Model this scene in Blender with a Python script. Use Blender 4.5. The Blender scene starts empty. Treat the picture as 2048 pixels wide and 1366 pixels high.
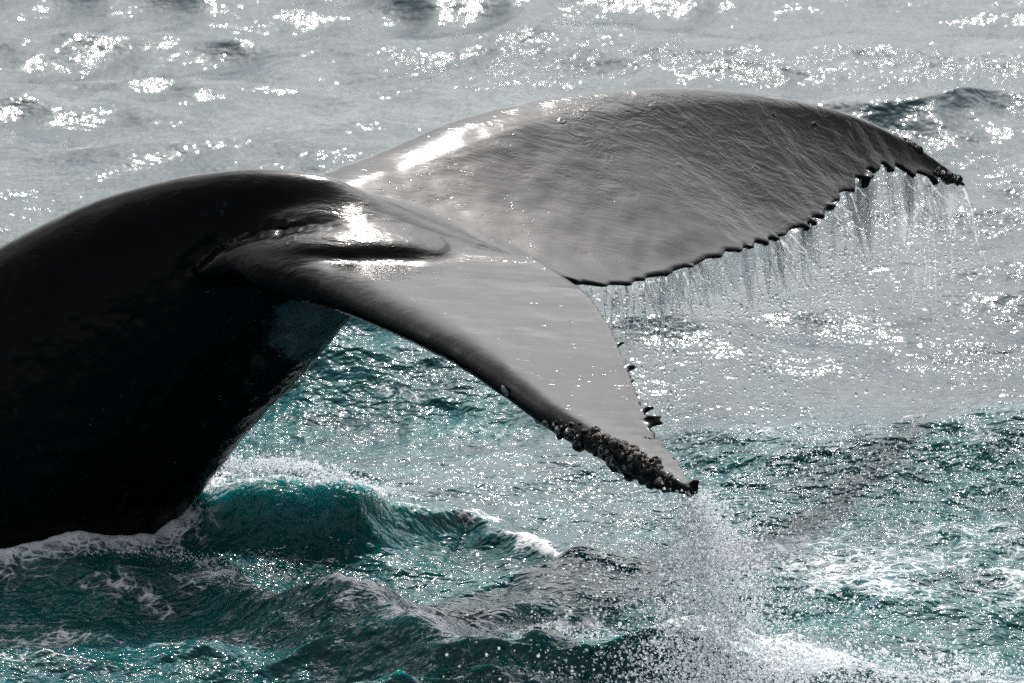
import bpy, math, random
import numpy as np
from mathutils import Vector, Matrix
from mathutils.bvhtree import BVHTree

rng = np.random.default_rng(11)
random.seed(5)
scene = bpy.context.scene
COL = scene.collection

# ------------------------------------------------------------------ camera
CAM_Y, CAM_Z, DEP, FOCAL = -24.0, 7.5, math.radians(15.0), 192.0
cam_data = bpy.data.cameras.new('camera')
cam_data.lens = FOCAL
cam_data.sensor_width = 36.0
cam_data.clip_start = 0.5
cam_data.clip_end = 20000.0
cam_data.dof.use_dof = True
cam_data.dof.focus_distance = 24.2
cam_data.dof.aperture_fstop = 5.0
cam = bpy.data.objects.new('camera', cam_data)
COL.objects.link(cam)
cam.location = (0.0, CAM_Y, CAM_Z)
cam.rotation_euler = (math.pi / 2 - DEP, 0.0, 0.0)
scene.camera = cam

# ------------------------------------------------------------------ sky and sun
SUN_EL, SUN_AZ = math.radians(52.0), math.radians(7.0)      # azimuth from +Y towards +X
CLOUD_LO, CLOUD_HI, CLOUD_COL = 0.40, 0.60, (12.2, 12.25, 12.3, 1)
world = bpy.data.worlds.new('World')
scene.world = world
world.use_nodes = True
wn = world.node_tree
wn.nodes.clear()
sky = wn.nodes.new('ShaderNodeTexSky')
sky.sky_type = 'NISHITA'
sky.sun_disc = False
sky.sun_elevation = SUN_EL
sky.sun_rotation = SUN_AZ
sky.air_density = 0.5
sky.dust_density = 5.0
sky.ozone_density = 1.0
hsv = wn.nodes.new('ShaderNodeHueSaturation')
hsv.inputs['Saturation'].default_value = 0.18
# broken high cloud: a noise laid out on a flat layer above the sea
tc = wn.nodes.new('ShaderNodeTexCoord')
sep = wn.nodes.new('ShaderNodeSeparateXYZ')
wn.links.new(tc.outputs['Generated'], sep.inputs[0])
def wmath(op, a, b):
    nd = wn.nodes.new('ShaderNodeMath'); nd.operation = op
    for i, q in enumerate((a, b)):
        if isinstance(q, (int, float)):
            nd.inputs[i].default_value = q
        else:
            wn.links.new(q, nd.inputs[i])
    return nd.outputs[0]
den = wmath('ADD', wmath('MAXIMUM', sep.outputs[2], 0.0), 0.22)
com = wn.nodes.new('ShaderNodeCombineXYZ')
wn.links.new(wmath('DIVIDE', sep.outputs[0], den), com.inputs[0])
wn.links.new(wmath('DIVIDE', sep.outputs[1], den), com.inputs[1])
cn = wn.nodes.new('ShaderNodeTexNoise')
cn.inputs['Scale'].default_value = 1.7
cn.inputs['Detail'].default_value = 7.0
cn.inputs['Roughness'].default_value = 0.58
wn.links.new(com.outputs[0], cn.inputs['Vector'])
cr = wn.nodes.new('ShaderNodeMapRange')
cr.interpolation_type = 'SMOOTHSTEP'
wn.links.new(wmath('SUBTRACT', cn.outputs['Fac'], wmath('MULTIPLY', wmath('MULTIPLY', sep.outputs[2], sep.outputs[2]), 0.16)), cr.inputs[0])
for i, q in enumerate((CLOUD_LO, CLOUD_HI, 0.0, 0.85)):
    cr.inputs[1 + i].default_value = q
cm = wn.nodes.new('ShaderNodeMix')
cm.data_type = 'RGBA'
wn.links.new(cr.outputs[0], cm.inputs[0])
wn.links.new(sky.outputs[0], hsv.inputs['Color'])
wn.links.new(hsv.outputs[0], cm.inputs[6])
nrmv = wn.nodes.new('ShaderNodeVectorMath'); nrmv.operation = 'DOT_PRODUCT'
wn.links.new(tc.outputs['Generated'], nrmv.inputs[0])
nrmv.inputs[1].default_value = (math.sin(SUN_AZ) * math.cos(SUN_EL), math.cos(SUN_AZ) * math.cos(SUN_EL), math.sin(SUN_EL))
cg = wn.nodes.new('ShaderNodeMapRange')           # clouds scatter sunlight forward: brightest round the sun
cg.interpolation_type = 'SMOOTHSTEP'
wn.links.new(nrmv.outputs['Value'], cg.inputs[0])
for i, q in enumerate((0.05, 1.0, 0.12, 1.2)):
    cg.inputs[1 + i].default_value = q
cc = wn.nodes.new('ShaderNodeVectorMath'); cc.operation = 'SCALE'
cc.inputs[0].default_value = CLOUD_COL[:3]
wn.links.new(cg.outputs[0], cc.inputs['Scale'])
wn.links.new(cc.outputs[0], cm.inputs[7])
bg = wn.nodes.new('ShaderNodeBackground')
bg.inputs['Strength'].default_value = 0.15
wo = wn.nodes.new('ShaderNodeOutputWorld')
wn.links.new(cm.outputs[2], bg.inputs['Color'])
wn.links.new(bg.outputs[0], wo.inputs['Surface'])

sun_data = bpy.data.lights.new('sun', 'SUN')
sun_data.energy = 4.0
sun_data.angle = math.radians(0.5)
sun_data.color = (1.0, 0.95, 0.88)
sun = bpy.data.objects.new('sun', sun_data)
COL.objects.link(sun)
sdir = Vector((math.sin(SUN_AZ) * math.cos(SUN_EL), math.cos(SUN_AZ) * math.cos(SUN_EL), math.sin(SUN_EL)))
sun.rotation_euler = sdir.to_track_quat('Z', 'Y').to_euler()
sun.location = sdir * 60

vs = scene.view_settings
vs.view_transform = 'Standard'
vs.look = 'None'
vs.exposure = 0.42
vs.gamma = 1.0
vs.use_curve_mapping = False
cy = scene.cycles
cy.use_denoising = False
cy.max_bounces = 8
cy.diffuse_bounces = 2
cy.glossy_bounces = 3
cy.transmission_bounces = 8
cy.transparent_max_bounces = 8
cy.caustics_reflective = False
cy.caustics_refractive = False

# ------------------------------------------------------------------ helpers
SD, CD = math.sin(DEP), math.cos(DEP)

def ray(u, v):
    """Direction through a point of the 2048-wide photograph (used only to measure where things stand)."""
    x = (u - 1024.0) / 2048.0 * 36.0 / FOCAL
    y = -(v - 683.0) / 2048.0 * 36.0 / FOCAL
    return np.array([x, CD + y * SD, -SD + y * CD])

def at(u, v, Y):
    d = ray(u, v)
    t = (Y - CAM_Y) / d[1]
    return np.array([0, CAM_Y, CAM_Z]) + d * t

def to_px(p):
    q = (np.asarray(p[0], float), p[1] - CAM_Y, p[2] - CAM_Z)
    dz = q[1] * CD - q[2] * SD
    dy = q[1] * SD + q[2] * CD
    return 1024 + q[0] / dz * 2048 * FOCAL / 36.0, 683 - dy / dz * 2048 * FOCAL / 36.0

def ground(u, v, z=0.0):
    d = ray(u, v)
    t = (z - CAM_Z) / d[2]
    return np.array([0, CAM_Y, CAM_Z]) + d * t

def mesh_np(name, verts, faces, smooth=True):
    """verts (n,3); faces (m,k) all of one size."""
    verts = np.asarray(verts, np.float32)
    faces = np.asarray(faces, np.int32)
    me = bpy.data.meshes.new(name)
    me.vertices.add(len(verts))
    me.vertices.foreach_set('co', verts.ravel())
    m, k = faces.shape
    me.loops.add(m * k)
    me.loops.foreach_set('vertex_index', faces.ravel())
    me.polygons.add(m)
    me.polygons.foreach_set('loop_start', np.arange(0, m * k, k, dtype=np.int32))
    try:
        me.polygons.foreach_set('loop_total', np.full(m, k, np.int32))
    except Exception:
        pass
    me.polygons.foreach_set('use_smooth', np.full(m, smooth, bool))
    me.update(calc_edges=True)
    return me

def link(name, me, mat=None, parent=None):
    o = bpy.data.objects.new(name, me)
    COL.objects.link(o)
    if mat is not None:
        o.data.materials.clear()
        o.data.materials.append(mat)
    if parent is not None:
        o.parent = parent
    return o

def tag(o, label=None, category=None, group=None, kind=None):
    for k, v in (('label', label), ('category', category), ('group', group), ('kind', kind)):
        if v:
            o[k] = v
    return o

def spline(ts, pts, t):
    """Catmull-Rom style cubic Hermite interpolation through pts (n,d) at knots ts."""
    ts = np.asarray(ts, float)
    pts = np.asarray(pts, float)
    if pts.ndim == 1:
        pts = pts[:, None]
    m = np.zeros_like(pts)
    h = np.diff(ts)[:, None]
    d = np.diff(pts, axis=0) / h
    m[1:-1] = (d[:-1] * h[1:] + d[1:] * h[:-1]) / (h[:-1] + h[1:])
    m[0], m[-1] = d[0], d[-1]
    i = np.clip(np.searchsorted(ts, t, side='right') - 1, 0, len(ts) - 2)
    hh = (ts[i + 1] - ts[i])[:, None]
    s = ((t - ts[i])[:, None]) / hh
    return ((2 * s**3 - 3 * s**2 + 1) * pts[i] + (s**3 - 2 * s**2 + s) * hh * m[i]
            + (-2 * s**3 + 3 * s**2) * pts[i + 1] + (s**3 - s**2) * hh * m[i + 1])

def vnoise(p, seed=0):
    """Cheap smooth value noise in 2-D or 3-D, about -1..1."""
    p = np.asarray(p, float)
    ip = np.floor(p).astype(np.int64)
    f = p - ip
    f = f * f * (3 - 2 * f)
    dim = p.shape[-1]
    pr = [73856093, 19349663, 83492791]
    out = 0
    for c in range(2 ** dim):
        w = 1.0
        hsh = np.full(p.shape[:-1], seed * 2654435 + 12345, np.int64)
        for k in range(dim):
            b = (c >> k) & 1
            w = w * (f[..., k] if b else 1 - f[..., k])
            hsh = hsh ^ ((ip[..., k] + b) * pr[k])
        hsh = (hsh ^ (hsh >> 13)) * 1274126177 & 0x7fffffff
        hsh = (hsh ^ (hsh >> 15)) & 0xffff
        out = out + w * (hsh / 32767.5 - 1.0)
    return out

def fbm(p, seed=0, octaves=4):
    a, out, tot = 1.0, 0, 0
    for o in range(octaves):
        out = out + a * vnoise(np.asarray(p) * 2.0**o + 17.3 * o, seed + o)
        tot += a
        a *= 0.5
    return out / tot

def sstep(a, b, x):
    t = np.clip((x - a) / (b - a), 0, 1)
    return t * t * (3 - 2 * t)

class NT:
    """Small wrapper for writing node trees."""
    def __init__(self, name):
        self.mat = bpy.data.materials.new(name)
        self.mat.use_nodes = True
        self.t = self.mat.node_tree
        self.t.nodes.clear()
        self.out = self.t.nodes.new('ShaderNodeOutputMaterial')
    def n(self, typ, **kw):
        nd = self.t.nodes.new(typ)
        for k, v in kw.items():
            setattr(nd, k, v)
        return nd
    def l(self, a, b):
        self.t.links.new(a, b)
    def val(self, sock, v):
        if hasattr(v, 'is_output') or isinstance(v, bpy.types.NodeSocket):
            self.l(v, sock)
        else:
            sock.default_value = v
    def math(self, op, a, b=0.0, clamp=False):
        nd = self.n('ShaderNodeMath', operation=op, use_clamp=clamp)
        self.val(nd.inputs[0], a)
        self.val(nd.inputs[1], b)
        return nd.outputs[0]
    def mix(self, fac, a, b):
        nd = self.n('ShaderNodeMix', data_type='RGBA')
        self.val(nd.inputs[0], fac)
        self.val(nd.inputs[6], a)
        self.val(nd.inputs[7], b)
        return nd.outputs[2]
    def ramp(self, x, lo, hi, a=0.0, b=1.0):
        nd = self.n('ShaderNodeMapRange', interpolation_type='SMOOTHSTEP')
        self.val(nd.inputs[0], x)
        for i, v in enumerate((lo, hi, a, b)):
            self.val(nd.inputs[1 + i], v)
        return nd.outputs[0]
    def noise(self, vec, scale, detail=2.0, rough=0.5, dist=0.0):
        nd = self.n('ShaderNodeTexNoise')
        self.l(vec, nd.inputs['Vector'])
        nd.inputs['Scale'].default_value = scale
        nd.inputs['Detail'].default_value = detail
        nd.inputs['Roughness'].default_value = rough
        nd.inputs['Distortion'].default_value = dist
        return nd.outputs['Fac']
    def mapping(self, vec, scale=(1, 1, 1), rot=(0, 0, 0)):
        nd = self.n('ShaderNodeMapping')
        self.l(vec, nd.inputs['Vector'])
        nd.inputs['Scale'].default_value = scale
        nd.inputs['Rotation'].default_value = rot
        return nd.outputs[0]
    def attr(self, name):
        return self.n('ShaderNodeAttribute', attribute_name=name)
    def bump(self, h, strength, distance, normal=None):
        nd = self.n('ShaderNodeBump')
        self.l(h, nd.inputs['Height'])
        self.val(nd.inputs['Strength'], strength)
        self.val(nd.inputs['Distance'], distance)
        if normal is not None:
            self.l(normal, nd.inputs['Normal'])
        return nd.outputs[0]
    def bsdf(self, **kw):
        nd = self.n('ShaderNodeBsdfPrincipled')
        for k, v in kw.items():
            self.val(nd.inputs[k.replace('_', ' ')], v)
        return nd

# ------------------------------------------------------------------ materials
def water_material():
    m = NT('sea_water')
    geo = m.n('ShaderNodeTexCoord').outputs['Object']
    foam = m.attr('foam').outputs['Fac']
    aer = m.attr('aerated').outputs['Fac']
    chop = m.attr('chop').outputs['Fac']
    # fine ripples: long crested across the view, then a crossing set
    r1 = m.noise(m.mapping(geo, (9.0, 15.0, 10.0), (0, 0, 0.16)), 1.0, 2.0, 0.5, 0.5)
    r2 = m.noise(m.mapping(geo, (22.0, 34.0, 20.0), (0, 0, -0.35)), 1.0, 1.0, 0.5, 0.3)
    h = m.math('ADD', r1, m.math('MULTIPLY', r2, 0.45))
    st = m.math('ADD', m.math('MULTIPLY', chop, 0.6), m.math('MULTIPLY', m.attr('gust').outputs['Fac'], 0.35))
    st = m.math('ADD', st, 0.25, True)
    bn = m.bump(h, st, 0.045)
    # colour that the water scatters back: deep sea to aerated green
    cn = m.noise(m.mapping(geo, (1.6, 2.6, 2.0)), 1.0, 4.0, 0.6)
    aer2 = m.math('MULTIPLY', aer, m.ramp(cn, 0.3, 0.7, 0.35, 1.15), True)
    col = m.mix(aer2, (0.0012, 0.019, 0.025, 1), (0.014, 0.145, 0.16, 1))
    water = m.bsdf(Base_Color=col, Subsurface_Weight=m.ramp(aer, 0.2, 0.9, 0.0, 1.0), Subsurface_Radius=(0.15, 1.0, 0.95), Subsurface_Scale=m.ramp(aer, 0.6, 0.95, 0.07, 0.40), Roughness=0.07, IOR=1.333, Normal=bn)
    # foam: lacy where thin, solid where thick
    wsc = m.n('ShaderNodeVectorMath', operation='SCALE')
    nz = m.n('ShaderNodeTexNoise')
    nz.inputs['Scale'].default_value = 4.0
    nz.inputs['Detail'].default_value = 3.0
    m.l(geo, nz.inputs['Vector']); m.l(nz.outputs['Color'], wsc.inputs[0])
    wsc.inputs['Scale'].default_value = 0.35
    wv = m.n('ShaderNodeVectorMath', operation='ADD')
    m.l(geo, wv.inputs[0]); m.l(wsc.outputs[0], wv.inputs[1])
    vo = m.n('ShaderNodeTexVoronoi', feature='DISTANCE_TO_EDGE')
    vo.inputs['Scale'].default_value = 1.0
    m.l(m.mapping(wv.outputs[0], (11, 14, 12)), vo.inputs['Vector'])
    lace = m.math('SUBTRACT', 1.0, m.ramp(vo.outputs['Distance'], 0.0, 0.16))
    fn = m.noise(m.mapping(geo, (9, 14, 12)), 1.0, 7.0, 0.75, 0.8)
    fsum = m.math('ADD', foam, m.math('MULTIPLY', m.math('SUBTRACT', fn, 0.5), 1.5))
    fsum = m.math('ADD', fsum, m.math('MULTIPLY', m.math('SUBTRACT', lace, 0.45), m.math('MULTIPLY', 0.45, foam)))
    fmask = m.ramp(fsum, 0.38, 0.85)
    fb = m.bump(m.noise(geo, 60.0, 4.0, 0.7), 0.5, 0.02)
    fo = m.bsdf(Base_Color=(0.72, 0.75, 0.78, 1), Roughness=0.55, IOR=1.33, Normal=fb)
    mx = m.n('ShaderNodeMixShader')
    m.l(fmask, mx.inputs[0])
    m.l(water.outputs[0], mx.inputs[1])
    m.l(fo.outputs[0], mx.inputs[2])
    m.l(mx.outputs[0], m.out.inputs['Surface'])
    return m.mat

def skin_material():
    m = NT('wet_whale_skin')
    geo = m.n('ShaderNodeTexCoord').outputs['Object']
    pale = m.attr('pale').outputs['Fac']
    film = m.attr('film').outputs['Fac']
    # thin sheets of water running towards the trailing edge, uneven from place to place
    wv = m.n('ShaderNodeVectorMath', operation='ADD')
    wsc = m.n('ShaderNodeVectorMath', operation='SCALE')
    wn_ = m.n('ShaderNodeTexNoise')
    wn_.inputs['Scale'].default_value = 3.0
    m.l(geo, wn_.inputs['Vector'])
    m.l(wn_.outputs['Color'], wsc.inputs[0])
    wsc.inputs['Scale'].default_value = 0.16
    m.l(geo, wv.inputs[0]); m.l(wsc.outputs[0], wv.inputs[1])
    wg = wv.outputs[0]
    w1 = m.noise(m.mapping(wg, (4.5, 15.0, 15.0), (0, 0, -0.28)), 1.0, 4.0, 0.6, 0.7)
    w2 = m.noise(m.mapping(wg, (12.0, 42.0, 42.0), (0, 0, -0.12)), 1.0, 3.0, 0.55, 0.5)
    patchy = m.ramp(m.noise(geo, 2.4, 3.0, 0.6), 0.35, 0.68, 0.12, 1.3)
    h = m.math('ADD', w1, m.math('MULTIPLY', w2, m.math('MULTIPLY', patchy, 0.5)))
    # round scars left by barnacles
    vo = m.n('ShaderNodeTexVoronoi', feature='F1')
    vo.inputs['Scale'].default_value = 5.5
    m.l(wg, vo.inputs['Vector'])
    d = vo.outputs['Distance']
    ring = m.math('SUBTRACT', 1.0, m.ramp(m.math('ABSOLUTE', m.math('SUBTRACT', d, 0.12)), 0.0, 0.05))
    sepc = m.n('ShaderNodeSeparateColor')
    m.l(vo.outputs['Color'], sepc.inputs[0])
    ring = m.math('MULTIPLY', ring, m.math('GREATER_THAN', sepc.outputs[0], 0.72))
    h = m.math('ADD', h, m.math('MULTIPLY', ring, 0.22))
    cut = m.ramp(m.noise(m.mapping(wg, (7.0, 55.0, 55.0), (0, 0, -0.22)), 1.0, 2.0, 0.5), 0.66, 0.72)
    bn = m.bump(h, film, 0.024)
    bn = m.bump(cut, 0.2, -0.004, bn)
    pn = m.noise(geo, 9.0, 6.0, 0.7, 0.5)
    fine = m.noise(m.mapping(geo, (40, 40, 90)), 1.0, 4.0, 0.7)
    pm = m.ramp(m.math('ADD', pale, m.math('ADD', m.math('MULTIPLY', m.math('SUBTRACT', pn, 0.5), 2.6), m.math('MULTIPLY', m.math('SUBTRACT', fine, 0.5), 1.1))), 0.30, 1.0)
    scratch = m.ramp(m.noise(m.mapping(wg, (3.0, 34.0, 34.0), (0, 0, -0.3)), 1.0, 4.0, 0.7), 0.60, 0.74)
    dark = m.mix(scratch, (0.0022, 0.0024, 0.0028, 1), (0.010, 0.011, 0.012, 1))
    col = m.mix(pm, dark, (0.035, 0.065, 0.075, 1))  # white mottling, with shade and teal water light mixed into its colour
    ior = m.ramp(m.attr('wet').outputs['Fac'], 0.0, 1.0, 1.18, 1.34)  # film on the flukes; reflection cut on stock and steep faces to darken them
    rg = m.ramp(patchy, 0.1, 1.2, 0.11, 0.17)
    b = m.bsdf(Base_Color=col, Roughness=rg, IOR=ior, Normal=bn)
    m.l(b.outputs[0], m.out.inputs['Surface'])
    return m.mat

M_WATER = water_material()
M_SKIN = skin_material()

# ------------------------------------------------------------------ the sea
def graded(lo, hi, step, far, n):
    core = [lo]
    while core[-1] < hi:
        core.append(core[-1] + (step(core[-1]) if callable(step) else step))
    g = np.geomspace(0.03, far, n)
    return np.concatenate([lo - g[::-1], np.array(core), core[-1] + g])

xs = graded(-3.75, 3.75, 0.0135, 3000.0, 46)
ys = graded(-2.6, 13.6, lambda y: 0.0165 + 0.0011 * max(0.0, y), 3000.0, 46)
GX, GY = np.meshgrid(xs, ys)

RIDGES = []
def ridge_field(pts, X, Y):
    """Asymmetric wave ridge along a ground polyline: pts rows are x, y, height, front width, back width."""
    pts = np.asarray(pts, float)
    best = np.full(X.shape, 1e9)
    H = np.zeros(X.shape); S = np.zeros(X.shape); WF = np.ones(X.shape); WB = np.ones(X.shape)
    T = np.zeros(X.shape)
    for i in range(len(pts) - 1):
        a, b = pts[i], pts[i + 1]
        dx, dy = b[0] - a[0], b[1] - a[1]
        L2 = dx * dx + dy * dy
        t = np.clip(((X - a[0]) * dx + (Y - a[1]) * dy) / L2, 0, 1)
        px, py = a[0] + t * dx, a[1] + t * dy
        d = np.hypot(X - px, Y - py)
        s = np.sign(dx * (Y - py) - dy * (X - px))        # + behind when the line runs to +x
        k = d < best
        best = np.where(k, d, best)
        S = np.where(k, s, S)
        for arr, c in ((H, 2), (WF, 3), (WB, 4)):
            arr[k] = (a[c] + (b[c] - a[c]) * t)[k]
        T[k] = (i + t)[k]
    d = best * S
    w = np.where(d < 0, WF, WB)
    g = np.exp(-np.abs(d / w) ** np.where(d < 0, 1.8, 1.5))
    return H * g, d, H

def ridge_px(rows):
    """rows: u, v of the crest in the photo, height, front width, back width."""
    out = []
    for u, v, h, wf, wb in rows:
        p = ground(u, v, h)
        out.append((p[0], p[1], h, wf, wb))
    return out

RIDGE_LIST = [
    # teal wave thrown up beside the body, running down to the right
    (ridge_px([(330, 985, 0.16, .26, .30), (440, 915, 0.34, .30, .30), (560, 900, 0.40, .32, .30), (680, 930, 0.34, .28, .30),
               (780, 975, 0.20, .22, .26), (930, 1000, 0.10, .14, .2), (1060, 1040, 0.09, .12, .2), (1180, 1085, 0.05, .1, .2)]), 0.62, 1.0),
    # crest in front of the body
    (ridge_px([(-150, 1120, 0.06, .2, .4), (90, 1088, 0.12, .2, .35), (300, 1085, 0.16, .2, .35), (480, 1112, 0.15, .2, .35), (620, 1143, 0.22, .28, .3),
               (760, 1165, 0.28, .34, .26), (860, 1215, 0.27, .32, .26), (1000, 1262, 0.22, .3, .26), (1150, 1285, 0.15, .28, .26), (1350, 1310, 0.10, .25, .3)]), 0.55, 0.7),
    # crest at the right, smooth grey water behind it
    (ridge_px([(1300, 850, 0.05, .3, .5), (1480, 832, 0.15, .45, .6), (1680, 850, 0.17, .5, .6), (1850, 830, 0.18, .5, .6), (2060, 822, 0.2, .5, .6), (2300, 815, 0.2, .5, .6)]), 0.4, 0.4),
    # foam bank along the lower right
    (ridge_px([(1050, 1285, 0.06, .2, .3), (1250, 1290, 0.16, .25, .3), (1420, 1300, 0.2, .25, .3), (1560, 1320, 0.2, .25, .3), (1750, 1345, 0.16, .25, .3), (2060, 1362, 0.14, .3, .3)]), 0.8, 0.4),
]

def waterline_distance(X, Y):
    me = whale_body.data
    co = np.empty(len(me.vertices) * 3, np.float32); me.vertices.foreach_get('co', co)
    co = co.reshape(-1, 3)
    p = co[np.abs(co[:, 2] - 0.06) < 0.012][::2, :2]
    D = np.full(X.shape, 9.0)
    k = (X > -4) & (X < -0.6) & (Y > -0.8) & (Y < 1.8)
    q = np.stack([X[k], Y[k]], -1)
    best = np.full(len(q), 9.0)
    for i in range(0, len(p), 64):
        d = np.sqrt(((q[:, None, :] - p[None, i:i + 64]) ** 2).sum(-1)).min(1)
        best = np.minimum(best, d)
    D[k] = best
    return D

# patches of foam: centre u v, half sizes, strength
FOAM_PATCHES = [
    (705, 1168, 105, 26, 1.0), (850, 1215, 80, 16, .85), (960, 1255, 70, 12, .7), (130, 1090, 95, 16, .85), (270, 1140, 150, 22, .55), (440, 1118, 70, 18, .6),
    (60, 1125, 80, 14, .5), (110, 1195, 220, 26, .50), (330, 1250, 260, 24, .44), (80, 1300, 170, 26, .50), (520, 1330, 200, 16, .36), (560, 1180, 120, 16, .45), (620, 1215, 80, 14, .4), (960, 1003, 100, 12, .75), (1080, 1045, 90, 12, .75), (1150, 1075, 70, 12, .6), (1080, 1100, 170, 16, .45), (1050, 1180, 110, 18, .55),  # lower-left foam film also lightens the shaded water, standing in for glitter
    (930, 1160, 160, 22, .42), (1120, 1235, 170, 16, .6), (830, 775, 130, 20, .5), (700, 720, 90, 14, .35), (1300, 1270, 120, 26, .8), (1430, 1290, 140, 34, 1.0), (1560, 1318, 120, 26, .9),
    (1700, 1335, 150, 26, 1.0), (1880, 1352, 160, 20, .9), (2020, 1350, 120, 20, .8), (1540, 852, 260, 14, .45), (1850, 855, 260, 18, .45), (600, 905, 170, 16, .5),
    (760, 950, 60, 10, .8), (430, 930, 40, 20, .8), (380, 1010, 30, 40, .5), (180, 1230, 150, 20, .35), (480, 1230, 140, 18, .3), (1950, 900, 160, 24, .35),
]

def build_sea():
    X, Y = GX.copy(), GY.copy()
    near = np.exp(-(np.maximum(0, np.abs(X) - 6) / 30) ** 2) * np.exp(-(np.maximum(0, np.abs(Y - 5) - 14) / 40) ** 2)
    # where the whale and the boat have stirred the water up
    gy_edge = 2.2 + 0.35 * vnoise(np.stack([X * 0.9, Y * 0.5], -1), 3)
    gy_edge = gy_edge + np.where(X < 0.2, 1.6, 0.0) * sstep(0.5, -0.5, X)
    chop = sstep(gy_edge + 0.9, gy_edge - 0.7, Y)
    chop *= 0.75 + 0.35 * fbm(np.stack([X * 0.9, Y * 0.7], -1), 8, 3)
    Z = np.zeros_like(X); DX = np.zeros_like(X); DY = np.zeros_like(X)
    gust = sstep(-0.12, 0.42, fbm(np.stack([X * 0.55 + 0.12 * Y, Y * 0.8], -1), 61, 4))
    group = sstep(-0.25, 0.45, fbm(np.stack([X * 0.45 - 0.1 * Y, Y * 0.55], -1), 91, 3))
    n = 96
    lam = np.geomspace(0.10, 5.5, n)
    for i in range(n):
        k = 2 * math.pi / lam[i]
        sp = 0.5 if lam[i] > 1.0 else 0.85
        th = -math.pi / 2 + 0.18 + rng.normal() * sp
        kx, ky = k * math.cos(th), k * math.sin(th)
        if lam[i] > 2.0:
            a = 0.027 / k
        elif lam[i] > 0.4:
            a = 0.055 / k * (0.42 + 0.95 * group * (0.6 + 0.4 * gust) + 0.2 * chop)
        else:
            a = 0.040 / k * (0.31 + 0.66 * gust + 1.0 * chop)
        ph = kx * X + ky * Y + rng.uniform(0, 6.283)
        s, c = np.sin(ph), np.cos(ph)
        Z += a * c * near
        DX -= a * s * kx / k * (1.0 if lam[i] > 0.4 else 0.5) * near
        DY -= a * s * ky / k * (1.0 if lam[i] > 0.4 else 0.5) * near
    foam = np.zeros_like(X)
    aer = 0.05 + 0.5 * chop
    for pts, fm, ae in RIDGE_LIST:
        wob = 0.06 * fbm(np.stack([X * 3.2, Y * 3.2], -1), 21, 3)
        h, d, H = ridge_field(pts, X + wob, Y + wob)
        Z += h
        DY -= h * 0.45                                     # lean towards the viewer
        crest = np.exp(-((d - 0.02) / 0.10) ** 2) * np.clip(H / 0.2, 0, 1.2)
        foam = np.maximum(foam, crest * fm)
        aer = np.maximum(aer, np.clip(h / 0.22, 0, 1) * ae)
    patch = fbm(np.stack([X * 1.3 + 0.5 * Y, Y * 1.7], -1), 40, 5)
    foam = np.maximum(foam, chop * (0.13 + 0.12 * sstep(0.0, 1.2, X) + 0.36 * sstep(0.0, 0.5, patch)))
    for u, v, ru, rv, st in FOAM_PATCHES:
        c = ground(u, v, 0.08)
        sx = ru * 0.0021; sy = rv * 0.0021 / 0.29
        ux = (X - c[0] + 0.10 * fbm(np.stack([X * 4, Y * 3], -1), 33, 3)) / sx
        uy = (Y - c[1] + 0.25 * fbm(np.stack([X * 4, Y * 3], -1), 34, 3) + 0.12 * (X - c[0])) / sy
        foam = np.maximum(foam, st * np.exp(-(ux ** 2 + uy ** 2) ** 1.3))
    wl = waterline_distance(X, Y)
    foam = np.maximum(foam, 0.55 * np.exp(-(wl / 0.10) ** 2) + 0.42 * np.exp(-(wl / 0.35) ** 2))
    Z += 0.05 * np.exp(-(wl / 0.12) ** 2) * (1 + fbm(np.stack([X * 6, Y * 6], -1), 52, 3))
    lump = fbm(np.stack([X * 9, Y * 7], -1), 71, 4)
    Z += np.clip(foam, 0, 1) ** 2 * (0.018 + 0.03 * lump) * near
    X2, Y2 = X + DX, Y + DY
    V = np.stack([X2, Y2, Z], -1).reshape(-1, 3)
    ny, nx = X.shape
    idx = np.arange(nx * ny, dtype=np.int32).reshape(ny, nx)
    F = np.stack([idx[:-1, :-1], idx[:-1, 1:], idx[1:, 1:], idx[1:, :-1]], -1).reshape(-1, 4)
    me = mesh_np('sea', V, F)
    for nm, arr in (('foam', foam), ('aerated', aer), ('gust', gust), ('chop', np.clip(chop, 0, 1))):
        at_ = me.attributes.new(nm, 'FLOAT', 'POINT')
        at_.data.foreach_set('value', arr.ravel().astype(np.float32))
    o = link('sea', me, M_WATER)
    tag(o, 'choppy grey green sea glittering against the light, foam near the whale', None, None, 'structure')
    return o

# ------------------------------------------------------------------ the whale
# span stations of the flukes, near tip to far tip: leading edge u v Y, trailing edge u v Y, thickness
ST = [
    (1381, 986, -2.62, 1387, 972, -2.58, .05),
    (1300, 957, -2.45, 1352, 925, -2.31, .105),
    (1200, 903, -2.22, 1312, 880, -2.11, .12),
    (1100, 850, -1.95, 1288, 828, -1.91, .13),
    (1000, 781, -1.62, 1265, 768, -1.66, .135),
    (900, 714, -1.30, 1242, 704, -1.34, .145),
    (780, 655, -.95, 1215, 647, -1.03, .155),
    (630, 592, -.58, 1172, 588, -.68, .185),
    (470, 546, -.28, 1125, 554, -.36, .21),
    (425, 478, .06, 1072, 520, -.17, .22),
    (560, 388, .38, 1124, 556, -.12, .21),
    (735, 318, .70, 1222, 572, .00, .17),
    (900, 247, 1.05, 1330, 549, .28, .155),
    (1060, 206, 1.35, 1450, 509, .64, .14),
    (1220, 184, 1.62, 1560, 473, 1.12, .125),
    (1380, 179, 1.88, 1650, 424, 1.56, .11),
    (1530, 193, 2.12, 1702, 376, 1.90, .095),
    (1680, 226, 2.33, 1762, 334, 2.20, .08),
    (1790, 273, 2.48, 1835, 350, 2.40, .065),
    (1872, 324, 2.60, 1885, 360, 2.57, .05),
    (1926, 364, 2.70, 1932, 374, 2.70, .035),
]

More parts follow.
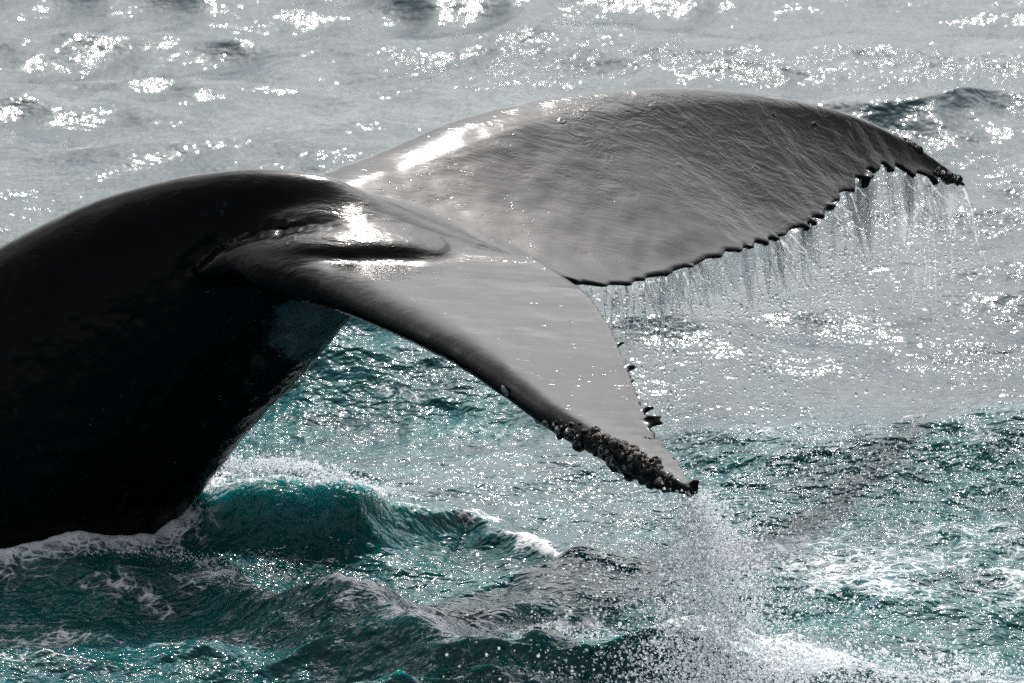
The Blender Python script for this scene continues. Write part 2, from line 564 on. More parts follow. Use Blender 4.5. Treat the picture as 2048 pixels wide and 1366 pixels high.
def near_shift(Y):
    # the near fluke reaches a little further towards the camera the nearer its tip
    return Y - 0.46 * float(np.clip((-Y - 0.6) / 2.0, 0, 1)) if Y < 0 else Y

ST = [(a, b, near_shift(c), d, e, near_shift(f), g) for a, b, c, d, e, f, g in ST]

TE_CURVE = []

def fluke_mesh():
    LE = np.array([at(*s[0:3]) for s in ST])
    TE = np.array([at(*s[3:6]) for s in ST])
    TH = np.array([s[6] for s in ST])
    mid = (LE + TE) / 2
    ts = np.concatenate([[0], np.cumsum(np.linalg.norm(np.diff(mid, axis=0), axis=1))])
    n = 420
    t = np.linspace(0, ts[-1], n)
    le, te, th = spline(ts, LE, t), spline(ts, TE, t), spline(ts, TH, t)[:, 0]
    # ragged trailing edge
    tn = ts[9]
    saw = np.zeros(n)
    pos = tn + 0.28
    while pos < ts[-1] - 0.1:
        per = random.uniform(0.09, 0.24)
        amp = random.uniform(0.012, 0.045) * (1.25 if pos > tn + 1.2 else 0.7)
        f = (t - pos) / per
        k = (f >= 0) & (f < 1)
        saw[k] += amp * (1 - np.abs(2 * f[k] ** 1.6 - 1)) - amp * 0.4
        pos += per
    pos = 0.15
    while pos < tn - 0.5:
        per = random.uniform(0.06, 0.16)
        amp = random.uniform(0.004, 0.016) * (1.6 if pos < 0.9 else 0.6)
        f = (t - pos) / per
        k = (f >= 0) & (f < 1)
        saw[k] += amp * np.sin(math.pi * f[k]) ** 2
        pos += per
    ch = te - le
    clen = np.linalg.norm(ch, axis=1, keepdims=True)
    cd = ch / clen
    te = te + cd * (saw[:, None])
    TE_CURVE.extend(list(te))
    ch = te - le
    tang = np.gradient(mid_spline(le, te), axis=0)
    nrm = np.cross(ch, tang)
    nrm /= np.linalg.norm(nrm, axis=1, keepdims=True)
    nrm *= np.sign(nrm[:, 2:3])
    m = 30
    x = (1 - np.cos(np.linspace(0, math.pi, m))) / 2       # 0 leading .. 1 trailing
    nose = 0.19
    prof = np.where(x < nose, np.sqrt(np.clip(1 - (1 - x / nose) ** 2, 0, 1)), 0)
    xx = np.clip((x - nose) / (1 - nose), 0, 1)
    prof = np.where(x >= nose, 1 - 0.86 * xx ** 0.9, prof)
    endp = np.sqrt(np.clip(1 - np.clip((x - 0.985) / 0.015, 0, 1) ** 2, 0, 1))
    V = []
    loop = []
    half = th[:, None] / 2 * prof[None, :]
    half = np.maximum(half, 0.0135 * np.where(x[None, :] > 0.5, 1, 0)) * endp[None, :]
    P = le[:, None, :] + ch[:, None, :] * x[None, :, None]
    up = P + nrm[:, None, :] * half[..., None]
    dn = P - nrm[:, None, :] * half[..., None]
    ringv = np.concatenate([up, dn[:, -2:0:-1]], axis=1)   # closed loop
    k = ringv.shape[1]
    Vv = ringv.reshape(-1, 3)
    i = np.arange(n - 1)[:, None]; j = np.arange(k)[None, :]
    a = i * k + j; b = i * k + (j + 1) % k
    F = np.stack([a, b, b + k, a + k], -1).reshape(-1, 4)
    faces = F.tolist() + [list(range(k))[::-1], [(n - 1) * k + q for q in range(k)]]
    return Vv, faces

def mid_spline(a, b):
    return (a + b) / 2

# tail stock: dorsal u v, ventral u v, Y, half width
BODY = [
    (-330, 790, 140, 1330, .54, .54),
    (-220, 680, 200, 1240, .51, .51),
    (-60, 533, 300, 1120, .44, .45),
    (120, 432, 420, 962, .36, .38),
    (280, 372, 520, 840, .28, .32),
    (420, 343, 610, 745, .20, .265),
    (550, 335, 690, 655, .13, .215),
    (690, 358, 760, 600, .07, .165),
    (830, 420, 850, 560, .03, .11),
    (950, 478, 955, 540, .0, .06),
    (1030, 512, 1030, 530, -.02, .02),
]

def body_tube():
    D = np.array([at(r[0], r[1], r[4]) for r in BODY])
    V_ = np.array([at(r[2], r[3], r[4]) for r in BODY])
    W = np.array([r[5] for r in BODY])
    ts = np.arange(len(BODY), dtype=float)
    n = 150
    t = np.linspace(0, ts[-1], n)
    d, v, w = spline(ts, D, t), spline(ts, V_, t), spline(ts, W, t)[:, 0]
    c = (d + v) / 2
    h = (d - v) / 2
    tang = np.gradient(c, axis=0)
    lat = np.cross(tang, h)
    lat /= np.linalg.norm(lat, axis=1, keepdims=True)
    k = 64
    th = np.linspace(0, 2 * math.pi, k, endpoint=False)
    # deep, laterally flattened section with dorsal and ventral keels
    cs, sn = np.cos(th), np.sin(th)
    wprof = np.sign(sn) * np.abs(sn) ** 1.15
    P = c[:, None, :] + h[:, None, :] * cs[None, :, None] + lat[:, None, :] * (w[:, None] * wprof[None, :])[..., None]
    Vv = P.reshape(-1, 3)
    i = np.arange(n - 1)[:, None]; j = np.arange(k)[None, :]
    a = i * k + j; b = i * k + (j + 1) % k
    F = np.stack([a, b, b + k, a + k], -1).reshape(-1, 4)
    return Vv, F.tolist() + [list(range(k))[::-1], [(n - 1) * k + q for q in range(k)]], c

def ico(sub=1):
    import bmesh
    bm = bmesh.new()
    bmesh.ops.create_icosphere(bm, subdivisions=sub, radius=1.0)
    v = np.array([x.co[:] for x in bm.verts]); f = np.array([[q.index for q in p.verts] for p in bm.faces])
    bm.free()
    return v, f

def ico_flat():
    g = (1 + 5 ** 0.5) / 2
    v = np.array([(-1, g, 0), (1, g, 0), (-1, -g, 0), (1, -g, 0), (0, -1, g), (0, 1, g), (0, -1, -g), (0, 1, -g), (g, 0, -1), (g, 0, 1), (-g, 0, -1), (-g, 0, 1)], float)
    f = np.array([(0, 11, 5), (0, 5, 1), (0, 1, 7), (0, 7, 10), (0, 10, 11), (1, 5, 9), (5, 11, 4), (11, 10, 2), (10, 7, 6), (7, 1, 8),
                  (3, 9, 4), (3, 4, 2), (3, 2, 6), (3, 6, 8), (3, 8, 9), (4, 9, 5), (2, 4, 11), (6, 2, 10), (8, 6, 7), (9, 8, 1)])
    return v / np.linalg.norm(v[0]), f

# knobs on the trailing edges: u v Y, radius, stretch along the chord
KNOBS = [
    (1247, 684, -1.24, .014, 1.2), (1257, 734, -1.50, .020, 1.9), (1265, 760, -1.63, .014, 1.2), (1300, 815, -1.86, .015, 1.6),
    (1308, 834, -1.94, .018, 2.2), (1288, 836, -1.96, .017, 1.4), (1276, 842, -2.0, .016, 1.4), (1318, 846, -1.98, .016, 1.6),
    (1386, 966, -2.57, .011, 1.8), (1382, 988, -2.62, .018, 2.0),
    (1737, 352, 1.95, .026, 1.4), (1747, 344, 1.99, .018, 1.2), (1726, 370, 1.9, .024, 1.5), (1660, 412, 1.6, .022, 1.6),
    (1640, 432, 1.52, .022, 1.4), (1625, 446, 1.46, .022, 1.4), (1612, 456, 1.40, .02, 1.4), (1548, 478, 1.2, .02, 1.8),
    (1497, 494, 1.06, .018, 1.8), (1380, 533, .70, .016, 2.0), (1780, 340, 2.2, .02, 1.6), (1868, 366, 2.5, .022, 1.4),
]

# broad shoulder where the stock spreads over the root of the near fluke: u v (of its top) Y, half width, half height
SHOULDER = [(400, 535, .08, .07, .06), (430, 496, .05, .10, .06), (490, 450, .01, .12, .06), (560, 424, -.02, .14, .055), (640, 413, -.05, .15, .05),
            (715, 418, -.05, .12, .045), (770, 436, -.02, .08, .04), (810, 450, .0, .05, .03)]
ROOT_FILL = [(420, 520, -.06, .10, .05), (500, 484, -.12, .14, .06), (580, 464, -.18, .17, .06), (660, 457, -.21, .18, .06), (735, 456, -.21, .18, .06), (800, 462, -.20, .16, .05), (860, 476, -.18, .12, .04)]

def build_whale():
    fv, ff = fluke_mesh()
    bv, bf, axis = body_tube()
    V = [tuple(p) for p in fv] + [tuple(p) for p in bv]
    F = ff + [[q + len(fv) for q in p] for p in bf]
    iv, iff = ico(2)
    te_px = np.array([to_px(p) for p in TE_CURVE])
    for u, v, Y, r, s in KNOBS:
        k = np.argmin(np.hypot(te_px[:, 0] - u, te_px[:, 1] - v))
        root_ = TE_CURVE[k]
        c = at(u, v, root_[1])
        for fr in (-0.6, 0.2, 1.0):
            q = iv * r * (0.85 + 0.15 * fr) * np.array([s, 1.0, 0.8]) + root_ + (c - root_) * fr
            o = len(V)
            V += [tuple(p) for p in q]
            F += [[x + o for x in f] for f in iff.tolist()]
    for rows in (SHOULDER, ROOT_FILL):
        sp = np.array([np.append(at(*q[:3]) - np.array([0, 0, q[4]]), q[3:5]) for q in rows])
        for c in spline(np.arange(len(sp)), sp, np.linspace(0, len(sp) - 1, 60)):
            o = len(V)
            V += [tuple(p) for p in iv * np.array([0.09, c[3], c[4]]) + c[:3]]
            F += [[x + o for x in f] for f in iff.tolist()]
    me = bpy.data.meshes.new('tail_raw')
    me.from_pydata(V, [], F)
    tmp = bpy.data.objects.new('tail_raw', me)
    COL.objects.link(tmp)
    md = tmp.modifiers.new('r', 'REMESH')
    md.mode = 'VOXEL'
    md.voxel_size = 0.0105
    md.use_smooth_shade = True
    dg = bpy.context.evaluated_depsgraph_get()
    ev = tmp.evaluated_get(dg)
    out = bpy.data.meshes.new_from_object(ev, depsgraph=dg)
    bpy.data.objects.remove(tmp)
    bpy.data.meshes.remove(me)
    nv = len(out.vertices)
    co = np.empty(nv * 3, np.float32); out.vertices.foreach_get('co', co)
    co = co.reshape(-1, 3).astype(float)
    ed = np.empty(len(out.edges) * 2, np.int32); out.edges.foreach_get('vertices', ed)
    ed = ed.reshape(-1, 2)
    deg = np.bincount(ed.ravel(), minlength=nv).astype(float)
    # distance from both sheets: strong smoothing where stock and flukes meet
    def kd_dist(pts, q):
        from mathutils.kdtree import KDTree
        kd = KDTree(len(pts))
        for i, p in enumerate(pts):
            kd.insert(p, i)
        kd.balance()
        return np.array([kd.find(p)[2] for p in q])
    cen = at(560, 480, 0.0)
    r = np.linalg.norm((co - cen) * np.array([1 / 1.0, 1 / 0.75, 1 / 0.6]), axis=1)
    wj = sstep(1.0, 0.45, r)
    ridge_keep = np.array(axis)
    def lap(c, w, it):
        for _ in range(it):
            s = np.stack([np.bincount(ed[:, 0], c[ed[:, 1], k], nv) + np.bincount(ed[:, 1], c[ed[:, 0], k], nv) for k in range(3)], -1)
            c = c + (s / deg[:, None] - c) * w[:, None]
        return c
    co = lap(co, np.full(nv, 0.5), 3)
    co = lap(co, wj * 0.6, 120)
    r = np.linalg.norm((co - at(775, 456, -0.1)) * np.array([1 / .46, 1 / .40, 1 / .3]), axis=1)
    co = lap(co, sstep(1.0, 0.4, r) * 0.6, 420)
    nrm_ = np.empty(nv * 3, np.float32); out.vertex_normals.foreach_get('vector', nrm_)
    nrm_ = nrm_.reshape(-1, 3).astype(float)
    # the creased groove where the near fluke folds away from the stock
    gp = np.array([[338, 590], [370, 535], [420, 490], [490, 463], [570, 448], [650, 446], [715, 453], [770, 464]], float)
    ux, vx = to_px(co.T)
    gd = np.full(nv, 1e9); gt = np.zeros(nv)
    for i in range(len(gp) - 1):
        e = gp[i + 1] - gp[i]
        t_ = np.clip(((ux - gp[i, 0]) * e[0] + (vx - gp[i, 1]) * e[1]) / (e @ e), 0, 1)
        q = np.hypot(ux - gp[i, 0] - t_ * e[0], vx - gp[i, 1] - t_ * e[1])
        k_ = q < gd
        gd[k_] = q[k_]; gt[k_] = (i + t_)[k_]
    facing = (nrm_[:, 1] < 0.15) & (co[:, 1] < 0.3)
    taper = sstep(0, 1.5, gt) * sstep(5.9, 3.8, gt)
    crease = np.exp(-(gd / 15.0) ** 2) * (0.8 + 0.5 * fbm(np.stack([co[:, 0] * 22, co[:, 1] * 22, co[:, 2] * 40], -1), 14, 2))
    co = co - nrm_ * (0.04 * crease * taper * facing)[:, None]
    rough = sstep(-0.55, -1.0, co[:, 0]) * sstep(1.45, 1.2, co[:, 2])
    co = co + nrm_ * (0.004 * fbm(co * 7, 5, 2) + 0.007 * rough * fbm(co * 16, 9, 3))[:, None]
    out.vertices.foreach_set('co', co.astype(np.float32).ravel())
    out.polygons.foreach_set('use_smooth', np.ones(len(out.polygons), bool))
    out.update()
    out.name = 'tail_body'
    # pale mottling under the stock, water film on the upper side of the flukes
    pc = at(620, 655, 0.0)
    dp = np.linalg.norm((co - pc) * np.array([1 / .22, 1 / .5, 1 / .20]), axis=1)
    pale = sstep(1.25, 0.5, dp)
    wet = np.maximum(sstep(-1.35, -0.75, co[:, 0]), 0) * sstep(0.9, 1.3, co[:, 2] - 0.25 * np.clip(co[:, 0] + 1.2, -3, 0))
    wet = wet * sstep(0.30, 0.97, nrm_[:, 2])            # reflection weakened on steep faces to blacken the leading edge
    film = 0.075 + 0.27 * sstep(0.5, 1.5, co[:, 1]) * sstep(-0.6, 0.2, co[:, 0]) + 0.22 * np.exp(-(np.linalg.norm((co - at(600, 500, -.35)) * np.array([1 / .6, 1 / .5, 1 / .35]), axis=1)) ** 2)
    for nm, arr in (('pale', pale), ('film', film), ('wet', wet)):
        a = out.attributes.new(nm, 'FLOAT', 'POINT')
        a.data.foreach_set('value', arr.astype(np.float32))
    root = bpy.data.objects.new('humpback_whale', None)
    COL.objects.link(root)
    root.location = (-2.0, 0.5, 0.0)
    tag(root, 'black humpback whale diving with its wet tail flukes raised over the sea', 'whale')
    body = link('tail_body', out, M_SKIN)
    body.parent = root
    body.matrix_parent_inverse = Matrix.Translation(root.location).inverted()
    return root, body

whale, whale_body = build_whale()
sea = build_sea()

# ------------------------------------------------------------------ barnacles, children of the whale
def barnacle_mesh(name, seed):
    r_ = np.random.default_rng(seed)
    k = 12
    th = np.linspace(0, 2 * math.pi, k, endpoint=False)
    rings = []
    ridge = 1 + 0.10 * np.where(np.arange(k) % 2 == 0, 1, -1) + 0.06 * r_.normal(size=k)
    for rad, z, rr in ((1.0, -0.25, 1), (0.98, 0.1, 1), (0.82, 0.55, 1), (0.58, 0.85, 0.6), (0.42, 0.80, 0.3), (0.30, 0.35, 0)):
        q = rad * (1 + (ridge - 1) * rr)
        rings.append(np.stack([q * np.cos(th), q * np.sin(th), np.full(k, z) + 0.05 * r_.normal(size=k) * (z > 0.3)], -1))
    V = np.concatenate(rings + [np.array([[0, 0, 0.25]])])
    F = []
    for a in range(5):
        for j in range(k):
            F.append((a * k + j, a * k + (j + 1) % k, (a + 1) * k + (j + 1) % k, (a + 1) * k + j))
    for j in range(k):
        F.append((5 * k + j, 5 * k + (j + 1) % k, 6 * k))
    me = bpy.data.meshes.new(name)
    me.from_pydata(V.tolist(), [], F)
    me.polygons.foreach_set('use_smooth', np.ones(len(F), bool))
    me.update()
    return me

def shell_material(name, c1, c2):
    m = NT(name)
    geo = m.n('ShaderNodeTexCoord').outputs['Object']
    n = m.noise(geo, 2.2, 5.0, 0.65)
    col = m.mix(m.ramp(n, 0.35, 0.65), c1, c2)
    b = m.bsdf(Base_Color=col, Roughness=0.3, IOR=1.35, Normal=m.bump(m.noise(geo, 6.0, 3.0), 0.5, 0.15))
    m.l(b.outputs[0], m.out.inputs['Surface'])
    return m.mat

M_SHELL = shell_material('pale_barnacle_shell', (0.13, 0.145, 0.17, 1), (0.32, 0.34, 0.37, 1))
M_SHELL_DARK = shell_material('weedy_barnacle_shell', (0.004, 0.004, 0.004, 1), (0.022, 0.024, 0.024, 1))
M_SHELL_BROWN = shell_material('brown_barnacle_shell', (0.006, 0.004, 0.003, 1), (0.035, 0.017, 0.009, 1))

def add_barnacles():
    dg = bpy.context.evaluated_depsgraph_get()
    me = whale_body.data
    bvh = BVHTree.FromPolygons([v.co[:] for v in me.vertices], [p.vertices[:] for p in me.polygons])
    variants = []
    for mat, tagname in ((M_SHELL, 'pale'), (M_SHELL_DARK, 'weedy'), (M_SHELL_BROWN, 'brown')):
        row = []
        for k in range(3):
            b = barnacle_mesh('barnacle_' + tagname, 10 * k + len(variants))
            b.materials.append(mat)
            row.append(b)
        variants.append(row)
    C0 = Vector((0, CAM_Y, CAM_Z))
    spots = []
    near = [(1012, 783, .024, 0), (1076, 851, .022, 0), (1092, 849, .022, 0), (1102, 868, .022, 1), (1138, 866, .02, 0), (1120, 872, .016, 1)]
    for q in near:
        spots.append((*q, -1.8))
    line = np.array([[1105, 868, 28], [1150, 884, 38], [1200, 910, 44], [1250, 936, 44], [1300, 958, 36], [1345, 974, 20]], float)
    r_ = np.random.default_rng(4)
    for k in range(190):
        f = r_.uniform(0, len(line) - 1.001)
        i = int(f)
        p = line[i] + (line[i + 1] - line[i]) * (f - i)
        off = r_.uniform(-1, 1)
        u, v = p[0] + off * p[2] * 0.45 * -0.5, p[1] + off * p[2]
        kind = 2 if off < -0.45 and r_.random() < 0.7 else (0 if r_.random() < 0.15 else 1)
        spots.append((u, v, 0.007 + 0.02 * r_.random() ** 2, kind, -2.3))
    for u, v, r, kd_ in [(1722, 228, .009, 1), (1737, 236, .013, 1), (1759, 243, .021, 1), (1768, 250, .017, 1), (1791, 261, .015, 1), (1813, 272, .016, 1), (1822, 278, .026, 1),
                         (1830, 284, .024, 1), (1842, 290, .022, 1), (1838, 299, .024, 1), (1846, 301, .018, 1), (1905, 331, .018, 1), (1873, 346, .02, 1), (1886, 350, .022, 1), (1898, 352, .022, 1),
                         (1908, 356, .026, 1), (1918, 359, .026, 1), (1926, 364, .022, 1), (1933, 371, .02, 1), (1629, 248, .013, 1), (1548, 229, .011, 2)]:
        spots.append((u, v, r, kd_, 2.5))
    for u, v, r, kind, Y in spots:
        d = Vector(ray(u, v)).normalized()
        hit, nrm, idx, dist = bvh.ray_cast(C0, d)
        if hit is None or abs(hit.y - Y) > 1.2:
            hit, nrm, idx, dist = bvh.find_nearest(Vector(at(u, v, near_shift(Y))))
        o = bpy.data.objects.new('barnacle', random.choice(variants[kind]))
        COL.objects.link(o)
        o.parent = whale
        o.matrix_parent_inverse = Matrix.Translation(whale.location).inverted()
        o.location = hit + nrm * r * random.uniform(-0.45, 0.1)
        tilt = (nrm + Vector(r_.normal(size=3)) * 0.25).normalized()
        q = tilt.to_track_quat('Z', 'Y') @ Matrix.Rotation(random.uniform(0, 6.28), 3, 'Z').to_quaternion()
        o.rotation_mode = 'QUATERNION'
        o.rotation_quaternion = q
        o.scale = (r * random.uniform(.75, 1.3), r * random.uniform(.75, 1.3), r * random.uniform(.6, 1.3))

add_barnacles()

# ------------------------------------------------------------------ falling water, spray and foam
def drop_material():
    m = NT('clear_water')
    b = m.bsdf(Base_Color=(0.96, 0.98, 0.98, 1), Roughness=0.04, IOR=1.333, Transmission_Weight=1.0)
    m.l(b.outputs[0], m.out.inputs['Surface'])
    return m.mat

def froth_material():
    m = NT('white_water')
    geo = m.n('ShaderNodeTexCoord').outputs['Object']
    d = m.bsdf(Base_Color=(0.80, 0.82, 0.85, 1), Roughness=0.25, IOR=1.33, Normal=m.bump(m.noise(geo, 90.0, 3.0), 0.4, 0.01))
    t = m.n('ShaderNodeBsdfTranslucent')
    t.inputs['Color'].default_value = (0.90, 0.93, 0.95, 1)
    mx = m.n('ShaderNodeMixShader')
    mx.inputs[0].default_value = 0.75
    m.l(d.outputs[0], mx.inputs[1])
    m.l(t.outputs[0], mx.inputs[2])
    m.l(mx.outputs[0], m.out.inputs['Surface'])
    return m.mat

def stream_material(clear, milky):
    m = NT('aerated_falling_water')
    g = m.bsdf(Base_Color=(0.97, 0.99, 0.99, 1), Roughness=0.06, IOR=1.333, Transmission_Weight=1.0)
    d = m.n('ShaderNodeBsdfTransparent')
    d.inputs['Color'].default_value = (0.985, 0.99, 0.99, 1)
    mx = m.n('ShaderNodeMixShader')
    mx.inputs[0].default_value = clear
    m.l(g.outputs[0], mx.inputs[1])
    m.l(d.outputs[0], mx.inputs[2])
    t = m.n('ShaderNodeBsdfTranslucent')
    t.inputs['Color'].default_value = (0.92, 0.95, 0.97, 1)
    m2 = m.n('ShaderNodeMixShader')
    m2.inputs[0].default_value = milky
    m.l(mx.outputs[0], m2.inputs[1])
    m.l(t.outputs[0], m2.inputs[2])
    m.l(m2.outputs[0], m.out.inputs['Surface'])
    return m.mat

M_STREAM = stream_material(0.42, 0.22)
M_FILM = stream_material(0.72, 0.14)
M_DROP = drop_material()
M_FROTH = froth_material()

ICO1 = ico(1)
ICO0 = ico_flat()
ICO2 = ico(2)

def drops_mesh(name, P, R, shape, stretch=None, jitter=0.12):
    """One mesh of many droplets at P (n,3) with radii R."""
    v, f = shape
    n = len(P)
    S = np.ones((n, 1, 3)) * (1 + jitter * rng.normal(size=(n, 1, 3)))
    if stretch is not None:
        S[:, 0, 2] *= stretch
    V = P[:, None, :] + v[None] * R[:, None, None] * S
    F = f[None] + (np.arange(n) * len(v))[:, None, None]
    return V.reshape(-1, 3), F.reshape(-1, 3)

def tube(path, rad, k=6):
    """Closed tube along path (n,3) with radii (n,), triangles."""
    n = len(path)
    tg = np.gradient(path, axis=0)
    tg /= np.linalg.norm(tg, axis=1, keepdims=True) + 1e-9
    a = np.cross(tg, np.array([0.3, 0.9, 0.1])); a /= np.linalg.norm(a, axis=1, keepdims=True) + 1e-9
    b = np.cross(tg, a)
    th = np.linspace(0, 2 * math.pi, k, endpoint=False)
    P = path[:, None] + rad[:, None, None] * (a[:, None] * np.cos(th)[None, :, None] + b[:, None] * np.sin(th)[None, :, None])
    V = P.reshape(-1, 3)
    i = np.arange(n - 1)[:, None]; j = np.arange(k)[None]
    p, q = i * k + j, i * k + (j + 1) % k
    F = np.concatenate([np.stack([p, q, q + k], -1).reshape(-1, 3), np.stack([p, q + k, p + k], -1).reshape(-1, 3)])
    return V, F

class Acc:
    def __init__(self):
        self.V, self.F, self.n = [], [], 0
    def add(self, vf):
        v, f = vf
        self.V.append(v); self.F.append(f + self.n); self.n += len(v)
    def link(self, name, mat, label):
        me = mesh_np(name, np.concatenate(self.V), np.concatenate(self.F))
        return tag(link(name, me, mat), label, None, None, 'stuff')

def te_far():
    """Points along the far trailing edge, notch to tip."""
    pts = np.array([at(*s[3:6]) for s in ST[9:]])
    ts = np.concatenate([[0], np.cumsum(np.linalg.norm(np.diff(pts, axis=0), axis=1))])
    return ts, pts

def fall(p0, length, drift, phase, n=26, wob=0.012):
    s = np.linspace(0, 1, n)
    q = np.stack([p0[0] + drift * s ** 0.8, p0[1] + 0.02 * np.sin(phase + 5 * s), p0[2] - length * s], -1)
    q[:, 0] += wob * s * np.sin(phase + 9 * s) + 0.5 * wob * np.sin(2.3 * phase + 23 * s) * s
    q[:, 1] += wob * s * np.sin(1.7 * phase + 15 * s)
    return q

def build_falling_water():
    acc, beads, films = Acc(), Acc(), Acc()
    ts, pts = te_far()
    L = ts[-1]
    def edge(t):
        return spline(ts, pts, np.atleast_1d(t))[0]
    # threads
    hubs = rng.uniform(0.25, L, 30)
    for k in range(135):
        t = float(np.clip(rng.choice(hubs) + rng.normal() * 0.035, 0.2, L)) if k % 4 else rng.uniform(0.25, L)
        p = edge(t) + np.array([rng.normal() * .01, rng.normal() * .01, -0.005])
        far = t / L
        ln = (0.10 + 0.5 * rng.random() ** 1.6) * (1 + 0.35 * (far > 0.6))
        path = fall(p, ln, rng.uniform(-0.02, 0.14) * (0.5 + far), rng.uniform(0, 6.28), 24, rng.uniform(.003, .030))
        r0 = rng.uniform(.0020, .0058)
        s = np.linspace(0, 1, 24)
        rad = r0 * (1 - 0.75 * s) * (1 + 0.45 * np.sin(rng.uniform(14, 40) * s + rng.uniform(0, 6)))
        rad[-1] *= 0.2
        acc.add(tube(path, rad))
        # beads below the thread where it breaks up
        m = rng.integers(4, 12)
        e = path[-1]
        q = np.stack([e[0] + rng.normal(size=m) * .02 + rng.uniform(0, .03, m), e[1] + rng.normal(size=m) * .02, e[2] - rng.uniform(0, .35, m)], -1)
        beads.add(drops_mesh('', q, rng.uniform(.0015, .0055, m), ICO1, rng.uniform(.9, 1.6, m)))
    # sheets: thin films with thick rims
    for k in range(34):
        t0 = rng.uniform(0.3, L - 0.12)
        wd = rng.uniform(0.05, 0.2)
        ln = rng.uniform(0.16, 0.36) * (1.35 if t0 > 0.62 * L else 1.0)
        na, nb = 14, 22
        a = np.linspace(0, 1, na); b = np.linspace(0, 1, nb)
        top = np.array([edge(min(L, t0 + wd * x)) for x in a])
        ph = rng.uniform(0, 6.28)
        drift = rng.uniform(0.02, 0.08)
        Bn = b[None, :] * (1 - 0.45 * np.abs(2 * a - 1) ** 1.5 - 0.12 * np.sin(11 * a + ph) ** 2)[:, None]
        X = top[:, None, 0] + drift * Bn + (0.5 - a)[:, None] * wd * 0.22 * b[None, :] ** 1.5
        Y = top[:, None, 1] + .02 * np.sin(ph + 6 * a[:, None] + 3 * b[None, :]) * b[None, :]
        Z = top[:, None, 2] - ln * Bn
        base = np.stack([X, Y, Z], -1)
        rim = np.exp(-(np.minimum(a, 1 - a) / 0.05) ** 2)[:, None] + 0.0 * b[None, :]
        th = .0010 + .0003 * np.sin(5 * a[:, None] + 2 * ph + 4 * b[None, :]) + .0004 * fbm(np.stack([a[:, None] * 4 + 0 * b[None, :], b[None, :] * 4 + 0 * a[:, None]], -1), k, 2)
        th = np.maximum(.0004, (th + .0012 * rim) * (1 - 0.7 * b[None, :] ** 3))
        nrm = np.array([0.15, -0.98, 0.1])
        V = np.concatenate([(base + nrm * th[..., None]).reshape(-1, 3), (base - nrm * th[..., None]).reshape(-1, 3)])
        idx = np.arange(na * nb).reshape(na, nb)
        o = na * nb
        p, q, r, s = idx[:-1, :-1].ravel(), idx[1:, :-1].ravel(), idx[1:, 1:].ravel(), idx[:-1, 1:].ravel()
        F = [np.stack([p, r, q], -1), np.stack([p, s, r], -1), np.stack([p, q, r], -1) + o, np.stack([p, r, s], -1) + o]
        loop = np.concatenate([idx[:, 0], idx[-1, 1:], idx[-2::-1, -1], idx[0, -2:0:-1]])
        l2 = np.roll(loop, -1)
        F += [np.stack([loop, l2, l2 + o], -1), np.stack([loop, l2 + o, loop + o], -1)]
        films.add((V, np.concatenate(F)))
    # loose drops under the edge
    n = 4300
    t = rng.uniform(0.2, L, n)
    e = spline(ts, pts, t)
    dz = rng.gamma(2.0, 0.23, n)
    P = e + np.stack([rng.normal(size=n) * .03 + .12 * dz, rng.normal(size=n) * .05 - .05 * dz, -dz], -1)
    P = P[P[:, 2] > 0.05]
    R = np.clip(rng.lognormal(math.log(.0042), .45, len(P)), .0018, .011)
    beads.add(drops_mesh('', P, R, ICO1, rng.uniform(.85, 1.5, len(P))))
    beads.link('falling_drops', M_DROP, 'clear drops falling below the ragged edge of the far fluke')
    films.link('water_film', M_FILM, 'thin clear curtains of water hanging from the far fluke edge')
    return acc.link('falling_water', M_STREAM, 'pale threads of water pouring off the far fluke edge')

build_falling_water()

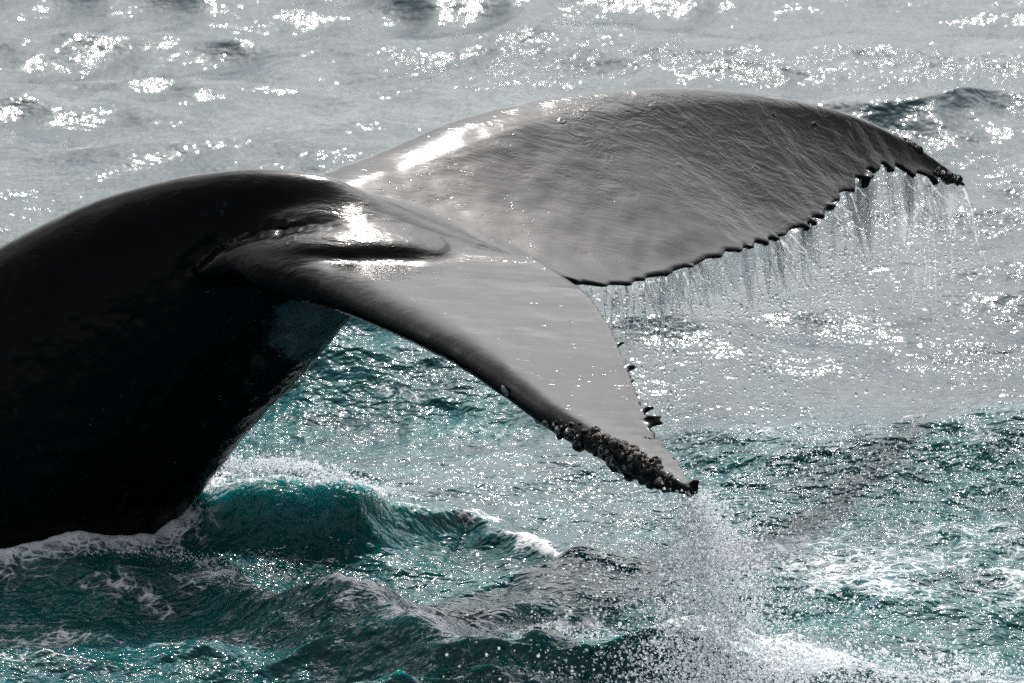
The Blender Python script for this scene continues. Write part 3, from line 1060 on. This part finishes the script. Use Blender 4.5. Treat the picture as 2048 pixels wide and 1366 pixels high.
def build_spray():
    acc, white = Acc(), Acc()
    tip = at(1386, 980, near_shift(-2.6))
    # column under the near tip
    n = 18000
    dz = rng.uniform(0, 1, n) ** 0.75 * 0.95
    sx = (0.03 + 0.17 * dz) * np.where(rng.random(n) < 0.42, 2.4, 1.0)
    P = tip + np.stack([rng.normal(size=n) * sx + 0.02 + .13 * dz, rng.normal(size=n) * (0.05 + .2 * dz) + .1 * dz, -dz], -1)
    R = np.clip(rng.lognormal(math.log(.0030), .6, n), .0010, .0075)
    k = (rng.random(n) < 0.22) & (R > .0022)
    acc.add(drops_mesh('', P[k], R[k], ICO1))
    white.add(drops_mesh('', P[~k], R[~k] * .9, ICO0))
    # drops shed along the whole near fluke and flung to the right
    n = 11000
    u = rng.uniform(1180, 2080, n); v = 850 + rng.uniform(0, 1, n) * 480 + (u - 1400) * 0.02
    Y = rng.uniform(-2.2, 0.6, n)
    P = np.array([at(a, b, c) for a, b, c in zip(u, v, Y)])
    P = P[P[:, 2] > 0.08]
    R = np.clip(rng.lognormal(math.log(.0024), .45, len(P)), .0009, .006)
    k = rng.random(len(P)) < 0.6
    acc.add(drops_mesh('', P[k], R[k], ICO1)); white.add(drops_mesh('', P[~k], R[~k] * .9, ICO0))
    # larger drops left of the column
    n = 420
    P = np.array([at(rng.normal(1200, 75), rng.uniform(930, 1230), rng.uniform(-2.4, -1.2)) for _ in range(n)])
    R = np.clip(rng.lognormal(math.log(.0038), .4, n), .0015, .009)
    acc.add(drops_mesh('', P, R, ICO2))
    acc.link('spray_droplets', M_DROP, 'clear spray drops flying off the near fluke tip over green water')
    # froth thrown up along the crests
    for pts, cnt, hgt, sd in ((RIDGE_LIST[3][0], 13000, .11, .13), (RIDGE_LIST[0][0][:5], 4000, .075, .06), (RIDGE_LIST[1][0], 1800, .02, .05)):
        pts = np.array(pts)
        f = rng.uniform(0, len(pts) - 1.001, cnt)
        i = f.astype(int); fr = (f - i)[:, None]
        c = pts[i] * (1 - fr) + pts[i + 1] * fr
        lump = 0.5 + 0.5 * vnoise(np.stack([c[:, 0] * 5, c[:, 1] * 5], -1), 77)
        P = np.stack([c[:, 0] + rng.normal(size=cnt) * sd, c[:, 1] + rng.normal(size=cnt) * sd - c[:, 2] * 0.5,
                      c[:, 2] - .02 + np.abs(rng.normal(size=cnt)) * hgt * lump ** 1.5], -1)
        R = np.clip(rng.lognormal(math.log(.0026), .5, cnt), .0012, .010)
        white.add(drops_mesh('', P, R, ICO0, None, .25))
    white.link('splash_foam', M_FROTH, 'white froth and fine spray tossed up along the wave crests')

build_spray()
